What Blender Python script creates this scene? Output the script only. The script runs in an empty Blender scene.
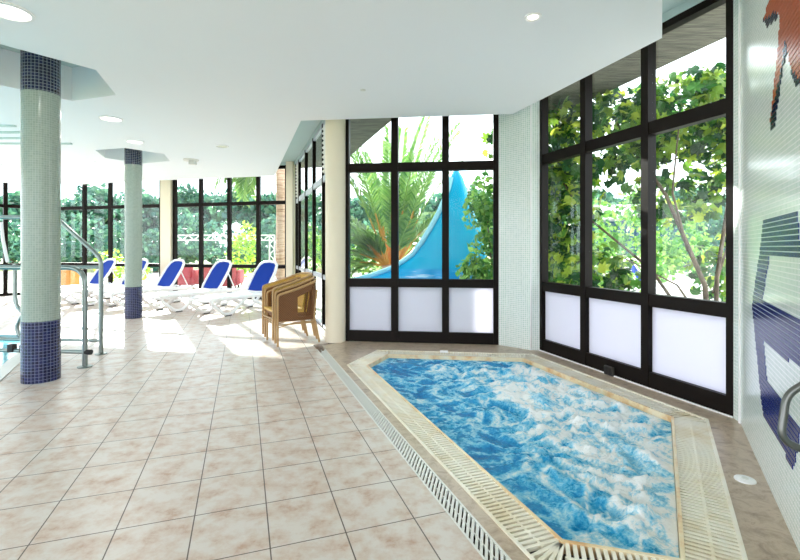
import bpy, bmesh, math, random
from mathutils import Vector, Matrix, noise
random.seed(11)
S = bpy.context.scene
COL = S.collection
F, HY, E = 454.0, 247.0, 1.45          # focal length (px), horizon row, eye height (m)
PI = math.pi

# ------------------------------------------------------------------ basic helpers
def fl(px, py):
    """ground point seen at a pixel of the photograph"""
    y = F * E / (py - HY)
    return Vector(((px - 400) / F * y, y))
def at(px, py, y):
    return Vector(((px - 400) / F * y, y, E + (HY - py) / F * y))

class MB:
    def __init__(s):
        s.v, s.f, s.uv = [], [], {}
    def add(s, verts, faces, uvs=None):
        n = len(s.v)
        s.v += [tuple(p) for p in verts]
        for i, f in enumerate(faces):
            s.f.append(tuple(n + k for k in f))
            if uvs: s.uv[len(s.f) - 1] = uvs[i]
        return s
    def box(s, c, size, ax=None):
        ax = ax or (Vector((1, 0, 0)), Vector((0, 1, 0)), Vector((0, 0, 1)))
        c = Vector(c)
        a, b, d = [Vector(ax[i]) * size[i] / 2 for i in range(3)]
        v = [c - a - b - d, c + a - b - d, c + a + b - d, c - a + b - d, c - a - b + d, c + a - b + d, c + a + b + d, c - a + b + d]
        return s.add(v, [(3, 2, 1, 0), (4, 5, 6, 7), (0, 1, 5, 4), (1, 2, 6, 5), (2, 3, 7, 6), (3, 0, 4, 7)])
    def beam(s, p0, p1, w, h, up=(0, 0, 1)):
        p0, p1 = Vector(p0), Vector(p1)
        d = (p1 - p0); L = d.length; d = d / L
        u = Vector(up); side = d.cross(u)
        if side.length < 1e-4: side = d.cross(Vector((1, 0, 0)))
        side.normalize(); u = side.cross(d)
        return s.box((p0 + p1) / 2, (L, w, h), (d, side, u))
    def prism(s, poly, z0, z1):
        n = len(poly)
        v = [(p[0], p[1], z0) for p in poly] + [(p[0], p[1], z1) for p in poly]
        f = [tuple(range(n - 1, -1, -1)), tuple(range(n, 2 * n))]
        f += [(i, (i + 1) % n, n + (i + 1) % n, n + i) for i in range(n)]
        return s.add(v, f)
    def tube(s, pts, r, seg=10, flat=1.0, closed=False):
        pts = [Vector(p) for p in pts]; n = len(pts)
        rs = r if isinstance(r, (list, tuple)) else [r] * n
        rings = []; prev = None
        for i in range(n):
            a = pts[(i - 1) % n] if (closed or i) else pts[0]
            b = pts[(i + 1) % n] if (closed or i < n - 1) else pts[-1]
            t = (b - a).normalized()
            if prev is None:
                x = t.orthogonal()
                if abs(t.z) < .99: x = t.cross(Vector((0, 0, 1)))
            else:
                x = prev - t * prev.dot(t)
            x.normalize(); prev = x; y = t.cross(x)
            rings.append([pts[i] + x * math.cos(2 * PI * k / seg) * rs[i] + y * math.sin(2 * PI * k / seg) * rs[i] * flat for k in range(seg)])
        v = [p for R in rings for p in R]; f = []
        m = n if closed else n - 1
        for i in range(m):
            j = (i + 1) % n
            for k in range(seg):
                f.append((i * seg + k, i * seg + (k + 1) % seg, j * seg + (k + 1) % seg, j * seg + k))
        if not closed:
            f += [tuple(range(seg - 1, -1, -1)), tuple((n - 1) * seg + k for k in range(seg))]
        return s.add(v, f)
    def lathe(s, prof, c=(0, 0), seg=40, uvr=None):
        n = len(prof); v = []; f = []; uv = []
        for r, z in prof:
            for k in range(seg):
                a = 2 * PI * k / seg
                v.append((c[0] + r * math.cos(a), c[1] + r * math.sin(a), z))
        for i in range(n - 1):
            for k in range(seg):
                k2 = (k + 1) % seg
                f.append((i * seg + k, i * seg + k2, (i + 1) * seg + k2, (i + 1) * seg + k))
                if uvr:
                    a0, a1 = 2 * PI * k / seg * uvr, 2 * PI * (k + 1) / seg * uvr
                    uv.append([(a0, prof[i][1]), (a1, prof[i][1]), (a1, prof[i + 1][1]), (a0, prof[i + 1][1])])
        f += [tuple(range(seg - 1, -1, -1)), tuple((n - 1) * seg + k for k in range(seg))]
        if uvr: uv += [[(0, 0)] * seg] * 2
        return s.add(v, f, uv if uvr else None)
    def wallquad(s, p0, p1, z0, z1, s0=0.0):
        L = (Vector(p1) - Vector(p0)).length
        return s.add([(p0[0], p0[1], z0), (p1[0], p1[1], z0), (p1[0], p1[1], z1), (p0[0], p0[1], z1)], [(0, 1, 2, 3)],
                     [[(s0, z0), (s0 + L, z0), (s0 + L, z1), (s0, z1)]])
    def build(s, name, mat, parent=None, smooth=False, bevel=0.0, loc=None, rot=None):
        me = bpy.data.meshes.new(name)
        me.from_pydata(s.v, [], s.f)
        if s.uv:
            ul = me.uv_layers.new(name='UVMap')
            for p in me.polygons:
                if p.index in s.uv:
                    for li, c in zip(p.loop_indices, s.uv[p.index]): ul.data[li].uv = c
        me.materials.append(mat)
        if smooth:
            for p in me.polygons: p.use_smooth = True
        me.update()
        o = bpy.data.objects.new(name, me); COL.objects.link(o)
        if parent is not None: o.parent = parent
        if loc is not None: o.location = loc
        if rot is not None: o.rotation_euler = rot
        if bevel:
            b = o.modifiers.new('bevel', 'BEVEL'); b.width = bevel; b.segments = 2; b.limit_method = 'ANGLE'
        if smooth:
            try: me.set_sharp_from_angle(angle=math.radians(50))
            except Exception: pass
        return o

def tag(o, label=None, cat=None, group=None, kind=None):
    if label: o['label'] = label
    if cat: o['category'] = cat
    if group: o['group'] = group
    if kind: o['kind'] = kind
    return o
def empty(name, loc=(0, 0, 0), rz=0.0):
    o = bpy.data.objects.new(name, None); COL.objects.link(o)
    o.location = loc; o.rotation_euler = (0, 0, rz); o.empty_display_size = .1
    return o
def copy_tree(o, parent=None):
    c = o.copy(); COL.objects.link(c)
    if parent is not None: c.parent = parent
    for ch in list(o.children): copy_tree(ch, c)
    return c
def struct(o):
    o['kind'] = 'structure'; return o

# ------------------------------------------------------------------ materials
def newmat(name):
    m = bpy.data.materials.new(name); m.use_nodes = True
    nt = m.node_tree; nt.nodes.clear()
    out = nt.nodes.new('ShaderNodeOutputMaterial')
    return m, nt, out
def N(nt, t, **kw):
    n = nt.nodes.new('ShaderNode' + t)
    for k, v in kw.items():
        if k in n.inputs: n.inputs[k].default_value = v
        else: setattr(n, k, v)
    return n
def rgba(c): return (c[0], c[1], c[2], 1.0)
def srgb(r, g, b):
    f = lambda x: (x / 255 / 12.92) if x / 255 <= .04045 else ((x / 255 + .055) / 1.055) ** 2.4
    return (f(r), f(g), f(b))
def plain(name, c, rough=.5, metal=0.0, var=.06, scale=8.0, bump=0.0, spec=.5):
    m, nt, out = newmat(name)
    p = N(nt, 'BsdfPrincipled'); p.inputs['Roughness'].default_value = rough; p.inputs['Metallic'].default_value = metal
    p.inputs['Specular IOR Level'].default_value = spec
    tc = N(nt, 'TexCoord'); nz = N(nt, 'TexNoise'); nz.inputs['Scale'].default_value = scale; nz.inputs['Detail'].default_value = 4
    nt.links.new(tc.outputs['Object'], nz.inputs['Vector'])
    mx = N(nt, 'MixRGB'); mx.inputs[1].default_value = rgba([x * (1 - var) for x in c]); mx.inputs[2].default_value = rgba([min(1, x * (1 + var)) for x in c])
    nt.links.new(nz.outputs['Fac'], mx.inputs[0]); nt.links.new(mx.outputs[0], p.inputs['Base Color'])
    if bump:
        b = N(nt, 'Bump'); b.inputs['Strength'].default_value = bump; b.inputs['Distance'].default_value = .01
        nt.links.new(nz.outputs['Fac'], b.inputs['Height']); nt.links.new(b.outputs[0], p.inputs['Normal'])
    nt.links.new(p.outputs[0], out.inputs[0])
    return m
def mosaic(name, c1, c2, grout, pitch=.027, rough=.15, mort=.0035):
    m, nt, out = newmat(name)
    p = N(nt, 'BsdfPrincipled'); p.inputs['Roughness'].default_value = rough; p.inputs['Specular IOR Level'].default_value = .35
    uv = N(nt, 'UVMap')
    br = N(nt, 'TexBrick', offset=0.0, squash=1.0)
    br.inputs['Scale'].default_value = 1.0; br.inputs['Brick Width'].default_value = pitch; br.inputs['Row Height'].default_value = pitch
    br.inputs['Mortar Size'].default_value = mort / 2; br.inputs['Mortar Smooth'].default_value = .1
    br.inputs['Color1'].default_value = rgba(c1); br.inputs['Color2'].default_value = rgba(c2); br.inputs['Mortar'].default_value = rgba(grout)
    nt.links.new(uv.outputs[0], br.inputs['Vector']); nt.links.new(br.outputs['Color'], p.inputs['Base Color'])
    b = N(nt, 'Bump', invert=True); b.inputs['Strength'].default_value = .5; b.inputs['Distance'].default_value = .002
    nt.links.new(br.outputs['Fac'], b.inputs['Height']); nt.links.new(b.outputs[0], p.inputs['Normal'])
    nt.links.new(p.outputs[0], out.inputs[0])
    return m
def glass(name, tint=(1, 1, 1), refl=.07):
    m, nt, out = newmat(name)
    t = N(nt, 'BsdfTransparent'); t.inputs[0].default_value = rgba(tint)
    g = N(nt, 'BsdfGlossy'); g.inputs['Roughness'].default_value = .02
    lw = N(nt, 'LayerWeight'); lw.inputs[0].default_value = .25
    mp = N(nt, 'MapRange'); mp.inputs[3].default_value = refl * .5; mp.inputs[4].default_value = .5
    nt.links.new(lw.outputs['Facing'], mp.inputs[0])
    pw = N(nt, 'Math', operation='POWER'); pw.inputs[1].default_value = 1.6
    nt.links.new(mp.outputs[0], pw.inputs[0])
    mx = N(nt, 'MixShader'); nt.links.new(pw.outputs[0], mx.inputs[0]); nt.links.new(t.outputs[0], mx.inputs[1]); nt.links.new(g.outputs[0], mx.inputs[2])
    nt.links.new(mx.outputs[0], out.inputs[0])
    return m
def emit(name, c, st):
    m, nt, out = newmat(name)
    e = N(nt, 'Emission'); e.inputs[0].default_value = rgba(c); e.inputs[1].default_value = st
    nt.links.new(e.outputs[0], out.inputs[0]); return m
def leafmat(name, cols, trans=.45, rough=.4):
    m, nt, out = newmat(name)
    gi = N(nt, 'NewGeometry'); rp = N(nt, 'ValToRGB')
    el = rp.color_ramp.elements
    while len(el) < len(cols): el.new(.5)
    for i, c in enumerate(cols):
        el[i].position = i / (len(cols) - 1); el[i].color = rgba(c)
    nt.links.new(gi.outputs['Random Per Island'], rp.inputs[0])
    p = N(nt, 'BsdfPrincipled'); p.inputs['Roughness'].default_value = rough
    t = N(nt, 'BsdfTranslucent'); mx = N(nt, 'MixShader'); mx.inputs[0].default_value = trans
    nt.links.new(rp.outputs[0], p.inputs['Base Color']); nt.links.new(rp.outputs[0], t.inputs[0])
    nt.links.new(p.outputs[0], mx.inputs[1]); nt.links.new(t.outputs[0], mx.inputs[2]); nt.links.new(mx.outputs[0], out.inputs[0])
    return m
def floortile(name):
    m, nt, out = newmat(name)
    p = N(nt, 'BsdfPrincipled')
    g = N(nt, 'NewGeometry'); mp = N(nt, 'Mapping')
    mp.inputs['Rotation'].default_value = (0, 0, math.radians(-19.1)); mp.inputs['Location'].default_value = (-.125, -2.677, 0)
    nt.links.new(g.outputs['Position'], mp.inputs['Vector'])
    br = N(nt, 'TexBrick', offset=0.0, squash=1.0)
    br.inputs['Scale'].default_value = 1; br.inputs['Brick Width'].default_value = .37; br.inputs['Row Height'].default_value = .409
    br.inputs['Mortar Size'].default_value = .0035; br.inputs['Mortar Smooth'].default_value = .1
    br.inputs['Color1'].default_value = (.5, .5, .5, 1); br.inputs['Color2'].default_value = (.62, .62, .62, 1)
    nt.links.new(mp.outputs[0], br.inputs['Vector'])
    n1 = N(nt, 'TexNoise'); n1.inputs['Scale'].default_value = 7; n1.inputs['Detail'].default_value = 8; n1.inputs['Roughness'].default_value = .68
    nt.links.new(g.outputs['Position'], n1.inputs['Vector'])
    r1 = N(nt, 'ValToRGB'); e = r1.color_ramp.elements
    e[0].position = .42; e[0].color = rgba(srgb(212, 204, 197)); e[1].position = .70; e[1].color = rgba(srgb(182, 146, 124))
    x = e.new(.55); x.color = rgba(srgb(204, 186, 173))
    nt.links.new(n1.outputs['Fac'], r1.inputs[0])
    m2 = N(nt, 'MixRGB', blend_type='MULTIPLY'); m2.inputs[0].default_value = .10
    nt.links.new(r1.outputs[0], m2.inputs[1]); nt.links.new(br.outputs['Color'], m2.inputs[2])
    m3 = N(nt, 'MixRGB'); m3.inputs[2].default_value = rgba(srgb(92, 80, 72))
    nt.links.new(br.outputs['Fac'], m3.inputs[0]); nt.links.new(m2.outputs[0], m3.inputs[1]); nt.links.new(m3.outputs[0], p.inputs['Base Color'])
    rr = N(nt, 'MapRange'); rr.inputs[3].default_value = .22; rr.inputs[4].default_value = .42
    nt.links.new(n1.outputs['Fac'], rr.inputs[0]); nt.links.new(rr.outputs[0], p.inputs['Roughness'])
    b = N(nt, 'Bump', invert=True); b.inputs['Strength'].default_value = .6; b.inputs['Distance'].default_value = .003
    nt.links.new(br.outputs['Fac'], b.inputs['Height']); nt.links.new(b.outputs[0], p.inputs['Normal'])
    nt.links.new(p.outputs[0], out.inputs[0]); return m
def ramped(name, cols, scale, rough=.4, stretch=(1, 1, 1), detail=8, nrough=.6, bump=0, coord='Object', dist=0.0, positions=None):
    m, nt, out = newmat(name)
    p = N(nt, 'BsdfPrincipled'); p.inputs['Roughness'].default_value = rough
    tc = N(nt, 'TexCoord'); mp = N(nt, 'Mapping'); mp.inputs['Scale'].default_value = stretch
    nt.links.new(tc.outputs[coord], mp.inputs['Vector'])
    n1 = N(nt, 'TexNoise'); n1.inputs['Scale'].default_value = scale; n1.inputs['Detail'].default_value = detail
    n1.inputs['Roughness'].default_value = nrough; n1.inputs['Distortion'].default_value = dist
    nt.links.new(mp.outputs[0], n1.inputs['Vector'])
    r = N(nt, 'ValToRGB'); e = r.color_ramp.elements
    while len(e) < len(cols): e.new(.5)
    for i, c in enumerate(cols):
        e[i].position = positions[i] if positions else .3 + .4 * i / (len(cols) - 1)
        e[i].color = rgba(c)
    nt.links.new(n1.outputs['Fac'], r.inputs[0]); nt.links.new(r.outputs[0], p.inputs['Base Color'])
    if bump:
        b = N(nt, 'Bump'); b.inputs['Strength'].default_value = bump; b.inputs['Distance'].default_value = .01
        nt.links.new(n1.outputs['Fac'], b.inputs['Height']); nt.links.new(b.outputs[0], p.inputs['Normal'])
    nt.links.new(p.outputs[0], out.inputs[0]); return m
def weave(name, c1, c2, scale=60):
    m, nt, out = newmat(name)
    p = N(nt, 'BsdfPrincipled'); p.inputs['Roughness'].default_value = .45
    tc = N(nt, 'TexCoord'); mp = N(nt, 'Mapping'); nt.links.new(tc.outputs['Object'], mp.inputs[0])
    ck = N(nt, 'TexChecker'); ck.inputs['Scale'].default_value = scale
    wv = N(nt, 'TexWave', bands_direction='Z'); wv.inputs['Scale'].default_value = scale * .3; wv.inputs['Distortion'].default_value = 1.0
    nt.links.new(mp.outputs[0], ck.inputs['Vector']); nt.links.new(mp.outputs[0], wv.inputs['Vector'])
    ad = N(nt, 'Math', operation='MULTIPLY_ADD'); ad.inputs[1].default_value = .5
    nt.links.new(ck.outputs['Fac'], ad.inputs[0])
    ml = N(nt, 'Math', operation='MULTIPLY'); ml.inputs[1].default_value = .5
    nt.links.new(wv.outputs['Fac'], ml.inputs[0]); nt.links.new(ml.outputs[0], ad.inputs[2])
    mx = N(nt, 'MixRGB'); mx.inputs[1].default_value = rgba(c1); mx.inputs[2].default_value = rgba(c2)
    nt.links.new(ad.outputs[0], mx.inputs[0]); nt.links.new(mx.outputs[0], p.inputs['Base Color'])
    b = N(nt, 'Bump'); b.inputs['Strength'].default_value = .6; b.inputs['Distance'].default_value = .004
    nt.links.new(ad.outputs[0], b.inputs['Height']); nt.links.new(b.outputs[0], p.inputs['Normal'])
    nt.links.new(p.outputs[0], out.inputs[0]); return m
def frosted(name, c):
    m, nt, out = newmat(name)
    p = N(nt, 'BsdfPrincipled'); p.inputs['Base Color'].default_value = rgba(c); p.inputs['Roughness'].default_value = .25
    t = N(nt, 'BsdfTranslucent'); t.inputs[0].default_value = rgba(c)
    mx = N(nt, 'MixShader'); mx.inputs[0].default_value = .5
    nt.links.new(p.outputs[0], mx.inputs[1]); nt.links.new(t.outputs[0], mx.inputs[2]); nt.links.new(mx.outputs[0], out.inputs[0]); return m
def water_foam(name):
    m, nt, out = newmat(name)
    p = N(nt, 'BsdfPrincipled'); p.inputs['IOR'].default_value = 1.33
    g = N(nt, 'NewGeometry'); at_ = N(nt, 'Attribute', attribute_name='foam')
    n1 = N(nt, 'TexNoise'); n1.inputs['Scale'].default_value = 17; n1.inputs['Detail'].default_value = 10; n1.inputs['Roughness'].default_value = .66; n1.inputs['Distortion'].default_value = 1.2
    nt.links.new(g.outputs['Position'], n1.inputs['Vector'])
    n2 = N(nt, 'TexNoise'); n2.inputs['Scale'].default_value = 55; n2.inputs['Detail'].default_value = 5; n2.inputs['Roughness'].default_value = .7
    nt.links.new(g.outputs['Position'], n2.inputs['Vector'])
    a = N(nt, 'Math', operation='MULTIPLY_ADD'); a.inputs[1].default_value = .8
    nt.links.new(n1.outputs['Fac'], a.inputs[0]); nt.links.new(at_.outputs['Fac'], a.inputs[2])
    b = N(nt, 'Math', operation='MULTIPLY_ADD'); b.inputs[1].default_value = .52
    nt.links.new(n2.outputs['Fac'], b.inputs[0]); nt.links.new(a.outputs[0], b.inputs[2])
    r = N(nt, 'ValToRGB'); e = r.color_ramp.elements
    pts = [(.50, srgb(0, 108, 180)), (.62, srgb(14, 142, 206)), (.73, srgb(76, 182, 226)), (.84, srgb(166, 220, 242)), (.95, srgb(244, 249, 252))]
    while len(e) < len(pts): e.new(.5)
    sc = 1 / 1.6
    for i, (q, c) in enumerate(pts): e[i].position = q * sc * 1.42; e[i].color = rgba(c)
    mlt = N(nt, 'Math', operation='MULTIPLY'); mlt.inputs[1].default_value = sc
    nt.links.new(b.outputs[0], mlt.inputs[0]); nt.links.new(mlt.outputs[0], r.inputs[0])
    nt.links.new(r.outputs[0], p.inputs['Base Color'])
    rr = N(nt, 'MapRange'); rr.inputs[1].default_value = .5; rr.inputs[2].default_value = .9; rr.inputs[3].default_value = .12; rr.inputs[4].default_value = .6
    nt.links.new(mlt.outputs[0], rr.inputs[0]); nt.links.new(rr.outputs[0], p.inputs['Roughness'])
    bp = N(nt, 'Bump'); bp.inputs['Strength'].default_value = .7; bp.inputs['Distance'].default_value = .03
    nt.links.new(b.outputs[0], bp.inputs['Height']); nt.links.new(bp.outputs[0], p.inputs['Normal'])
    nt.links.new(p.outputs[0], out.inputs[0]); return m

M = {}
M['tile'] = floortile('floor tile')
M['stone'] = ramped('brown stone', [srgb(132, 114, 98), srgb(172, 152, 132), srgb(194, 176, 156), srgb(154, 134, 116)], 9, .28, detail=10, nrough=.7, dist=.6)
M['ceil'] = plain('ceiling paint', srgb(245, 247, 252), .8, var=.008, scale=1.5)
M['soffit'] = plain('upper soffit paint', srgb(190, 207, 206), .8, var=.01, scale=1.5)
M['concrete'] = ramped('board marked concrete', [srgb(74, 72, 66), srgb(116, 111, 102), srgb(144, 138, 126)], 3, .85, stretch=(1.0, 9, 1), bump=.3)
M['frame'] = plain('dark brown metal frame', srgb(22, 16, 13), .45, var=.15, scale=3, spec=.12)
M['glass'] = glass('window glass', (.95, .985, .975), .07)
M['panel'] = frosted('white panel', srgb(234, 234, 244))
M['mosaic'] = mosaic('pale mosaic', srgb(216, 230, 224), srgb(202, 219, 213), srgb(250, 252, 252), .028, .15, .006)
M['colmosaic'] = mosaic('column mosaic', srgb(148, 162, 152), srgb(138, 153, 144), srgb(166, 176, 168), .024, .2)
M['bluemosaic'] = mosaic('navy mosaic', srgb(8, 12, 46), srgb(20, 28, 78), srgb(124, 132, 166), .034, .15, .0035)
M['darkmosaic'] = mosaic('dark navy mosaic', srgb(14, 18, 44), srgb(26, 34, 72), srgb(150, 160, 168), .034, .15, .004)
M['bluetile'] = plain('royal blue tile', srgb(24, 42, 116), .2, var=.18, scale=30, spec=.2)
M['navytile'] = plain('navy shadow tile', srgb(24, 30, 58), .2, var=.18, scale=30, spec=.2)
M['redtile'] = plain('brick red tile', srgb(178, 88, 56), .2, var=.18, scale=30, spec=.25)
M['cream'] = plain('cream render', srgb(232, 222, 200), .6, var=.02)
M['white'] = plain('white plastic', srgb(242, 242, 244), .3, var=.01)
M['sling'] = plain('royal blue sling', srgb(0, 52, 152), .6, var=.08, scale=60, spec=.2)
M['seatsling'] = plain('glare white sling', srgb(240, 243, 248), .45, var=.02, scale=40)  # seat kept white: glare on the sling painted into its base colour
M['rubber'] = plain('black rubber', (.015, .015, .016), .6)
M['steel'] = plain('brushed steel', srgb(136, 146, 144), .28, 1.0, var=.05)
M['darksteel'] = plain('grey handrail', srgb(112, 114, 112), .3, .9, var=.05)
M['grate'] = ramped('cream grate plastic', [srgb(226, 210, 176), srgb(242, 236, 220), srgb(240, 237, 226)], 3, .35)
M['greywhite'] = plain('pale grey grate', srgb(222, 222, 218), .35, var=.04)
M['rim'] = ramped('water stained rim', [srgb(214, 160, 104), srgb(236, 214, 174), srgb(238, 230, 208)], 6, .3)
M['gutter'] = plain('gutter bed', srgb(72, 60, 46), .6, var=.2)
M['shell'] = plain('tub shell', srgb(170, 214, 226), .3)
M['foam'] = water_foam('churning water')
M['pool'] = ramped('pool water', [srgb(60, 170, 205), srgb(120, 210, 228), srgb(170, 228, 238)], 3, .08, bump=.2)
M['weave'] = weave('woven rattan', srgb(72, 42, 18), srgb(140, 92, 48))
M['sunlitweave'] = weave('sunlit-painted rattan', srgb(176, 132, 50), srgb(226, 190, 100))  # lighter copy of the weave: sunlight on the top chair put into colour
M['cane'] = plain('cane frame', srgb(176, 142, 96), .4, var=.1, scale=20)
M['lamp'] = emit('downlight glow', (1, .97, .90), 1.6)
M['warmlamp'] = emit('spot glow', (1, .9, .74), 4)
M['lampoff'] = plain('frosted lens', srgb(222, 220, 206), .4)
M['slide'] = ramped('slide blue', [srgb(0, 150, 196), srgb(4, 168, 212), srgb(24, 182, 222)], 1.2, .25, stretch=(1, 1, .4))
M['slidestreak'] = ramped('wet slide foot', [srgb(10, 150, 210), srgb(40, 172, 220), srgb(226, 244, 250)], 2.2, .15, stretch=(.5, .5, 5), positions=[.35, .55, .66])  # white streaks: splashed water and sun caustics painted into the colour
M['slideedge'] = plain('pale slide edge', srgb(150, 208, 226), .3)
M['bark'] = ramped('bark', [srgb(70, 58, 46), srgb(120, 104, 86)], 12, .8, stretch=(1, 1, .3), bump=.4)
M['palmbark'] = ramped('palm trunk bark', [srgb(150, 108, 88), srgb(206, 170, 146), srgb(220, 190, 166)], 8, .8, stretch=(.4, .4, 4), bump=.4)
M['frondbase'] = plain('orange frond stem', srgb(214, 148, 62), .5, var=.15)
M['palmleaf'] = leafmat('palm leaflets', [srgb(58, 104, 52), srgb(104, 150, 72), srgb(160, 190, 104), srgb(88, 132, 84)])
M['figleaf'] = leafmat('fig leaves', [srgb(20, 58, 30), srgb(44, 98, 42), srgb(84, 140, 52), srgb(190, 204, 74), srgb(140, 176, 60), srgb(40, 96, 46), srgb(22, 62, 34)], .5, .3)
M['shrubleaf'] = leafmat('shrub leaves', [srgb(60, 120, 58), srgb(104, 160, 76), srgb(168, 202, 104), srgb(74, 134, 80)])
M['treeleaf'] = leafmat('far leaves', [srgb(48, 96, 86), srgb(72, 124, 102), srgb(104, 150, 112), srgb(68, 116, 108)])
M['limeleaf'] = leafmat('lime leaves', [srgb(110, 160, 40), srgb(160, 200, 60), srgb(190, 214, 90), srgb(130, 176, 50)])
M['paving'] = ramped('pale paving', [srgb(212, 206, 194), srgb(228, 224, 214), srgb(236, 232, 224)], 2, .7)
M['lawn'] = ramped('garden bed', [srgb(96, 112, 62), srgb(140, 146, 92), srgb(170, 160, 120)], 4, .9)
M['red'] = plain('red cushion', srgb(186, 78, 88), .6, var=.1)
M['orange'] = plain('orange wood', srgb(206, 140, 66), .6, var=.12)
M['bluewall'] = plain('blue painted boards', srgb(54, 96, 128), .6, var=.1)
M['dgrey'] = plain('dark grey plastic', srgb(60, 58, 54), .5)

# ------------------------------------------------------------------ plan of the place
def dirv(a): return Vector((math.sin(math.radians(a)), math.cos(math.radians(a))))
D1 = dirv(-19.1)                       # right glazing, floor joints
D3 = dirv(29.8)                        # mosaic wall
A, B = Vector((-.848, 7.0)), Vector((1.461, 6.72))         # garden window beside the tub
PIER = Vector((1.84, 6.39))
C0, C1 = Vector((1.96, 6.37)), Vector((2.83, 3.854))       # tall window right
MW = Vector((2.80, 3.735))
FC = Vector((-2.84, 12.29)); DF = Vector((-.967, .253)); FV = FC + DF * 8.4
FL = FV + Vector((-.6, -.8)) * 4.2
SD = Vector((-.986, 7.0))
Z_R0, Z_R1, ZTOP, ZCEIL, ZUP = 2.605, 2.737, 3.68, 3.33, 3.76

def wall_pt(t, z): p = MW - D3 * t; return Vector((p.x, p.y, z))
def tz(px, py):
    r = (px - 400) / F
    t = (MW.y * r - MW.x) / (D3.y * r - D3.x)
    y = MW.y - D3.y * t
    return t, E + (HY - py) / F * y

# tub outline
def uvT(u, v): return Vector((.94 * u - .341 * v, .341 * u + .94 * v))
def lineX(n1, c1, n2, c2):
    d = n1[0] * n2[1] - n1[1] * n2[0]
    return Vector(((c1 * n2[1] - n1[1] * c2) / d, (n1[0] * c2 - c1 * n2[0]) / d))
sides = [  # outward normal, inner offset, width
    ((-.94, -.341), -1.525, .240),        # along the tiled floor
    ((-.925, .381), 2.478, .250),         # short corner side
    ((.120, .993), 6.055, .250),          # under the garden window
    ((.945, .327), 3.445, .250),          # along the tall window
    ((.868, -.497), .083, .270),          # along the mosaic wall
    ((-.265, -.964), -2.380, .250),       # near side
]
W = []; D = []
for i in range(6):
    n1, c1, w1 = sides[i]; n0, c0, w0 = sides[i - 1]
    W.append(lineX(n0, c0, n1, c1)); D.append(lineX(n0, c0 + w0, n1, c1 + w1))
# W[i]..W[i+1] is side i

# ------------------------------------------------------------------ shell: floor, roof, ceiling
def filled(name, outer, holes, z, mat, parent=None, flip=False, skirt=None):
    bm = bmesh.new(); edges = []
    for loop in [outer] + holes:
        vs = [bm.verts.new((p[0], p[1], z)) for p in loop]
        for i in range(len(vs)): edges.append(bm.edges.new((vs[i], vs[(i + 1) % len(vs)])))
    bmesh.ops.triangle_fill(bm, use_beauty=True, edges=edges)
    for f in bm.faces:
        if (f.normal.z < 0) != flip: f.normal_flip()
    if skirt is not None:
        for loop in [outer] + holes:
            for i in range(len(loop)):
                a, b = loop[i], loop[(i + 1) % len(loop)]
                bm.faces.new([bm.verts.new(q) for q in ((a[0], a[1], z), (b[0], b[1], z), (b[0], b[1], skirt), (a[0], a[1], skirt))])
    me = bpy.data.meshes.new(name); bm.to_mesh(me); bm.free(); me.materials.append(mat)
    o = bpy.data.objects.new(name, me); COL.objects.link(o)
    if parent: o.parent = parent
    return o
drain_o = lambda v: uvT(1.083, v)
pool = [Vector(p) for p in ((-3.6, 3.3), (-4.45, 4.82), (-5.33, 6.39), (-5.9, 7.4), (-9.6, 7.9), (-11, 5), (-10, 1.0), (-5, .6))]
def offset_poly(poly, d):
    n = len(poly); out = []
    for i in range(n):
        a, b, c = poly[i - 1], poly[i], poly[(i + 1) % n]
        e0, e1 = (b - a).normalized(), (c - b).normalized()
        n0, n1 = Vector((e0.y, -e0.x)), Vector((e1.y, -e1.x))
        m = (n0 + n1); m = m / max(.3, m.dot(n0)); out.append(b + m * d)
    return out
area = sum(pool[i - 1].x * pool[i].y - pool[i].x * pool[i - 1].y for i in range(len(pool)))
pool_out = offset_poly(pool, .16 if area > 0 else -.16)
tiles = [drain_o(-1.5), drain_o(6.75), Vector((-.99, 6.98)), FC, FV, FL, Vector((-14, 6)), Vector((-14, -4)), Vector((1.6, -4))]
struct(filled('floor', tiles, [pool_out], 0.0, M['tile'], skirt=-.4))
# brown stone apron around the tub
stone_out = [uvT(1.205, 6.68), A + Vector((-.06, -.05)), A, B, PIER, C0, C1, MW, MW - D3 * 4.2, Vector((.6, -.8)), uvT(1.205, -1.5)]
struct(filled('trim_1', stone_out, [D], 0.0, M['stone'], skirt=-.4))
struct(MB().prism([C1 - (C1 - C0).normalized() * 0 + Vector((-.014, -.005)), C0 + Vector((-.014, -.005)), C0 + Vector((-.002, -.001)), C1 + Vector((-.002, -.001))], 0, .012).build('trim_2', M['white']))

# upper ceiling + concrete roof with eaves
roof = [Vector(p) for p in ((4.52, 1.76), (2.70, 8.2), (1.85, 7.72), (-.015, 7.91), (-1.79, 13.04), (-11.2, 15.55), (-15, 12), (-15, -4.6), (3.4, -4.6))]
struct(MB().prism(roof[::-1], ZUP + .005, ZUP + .4).build('roof', M['concrete']))
inner = [MW + Vector((.02, 0)), C1, C0, PIER, B, A, SD, FC, FV, FL, Vector((-14, 6)), Vector((-14, -4)), Vector((1.6, -4)), MW - D3 * 4.2]
up = [p for p in inner]
struct(filled('ceiling_upper', up, [], ZUP, M['soffit'], flip=True))
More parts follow.
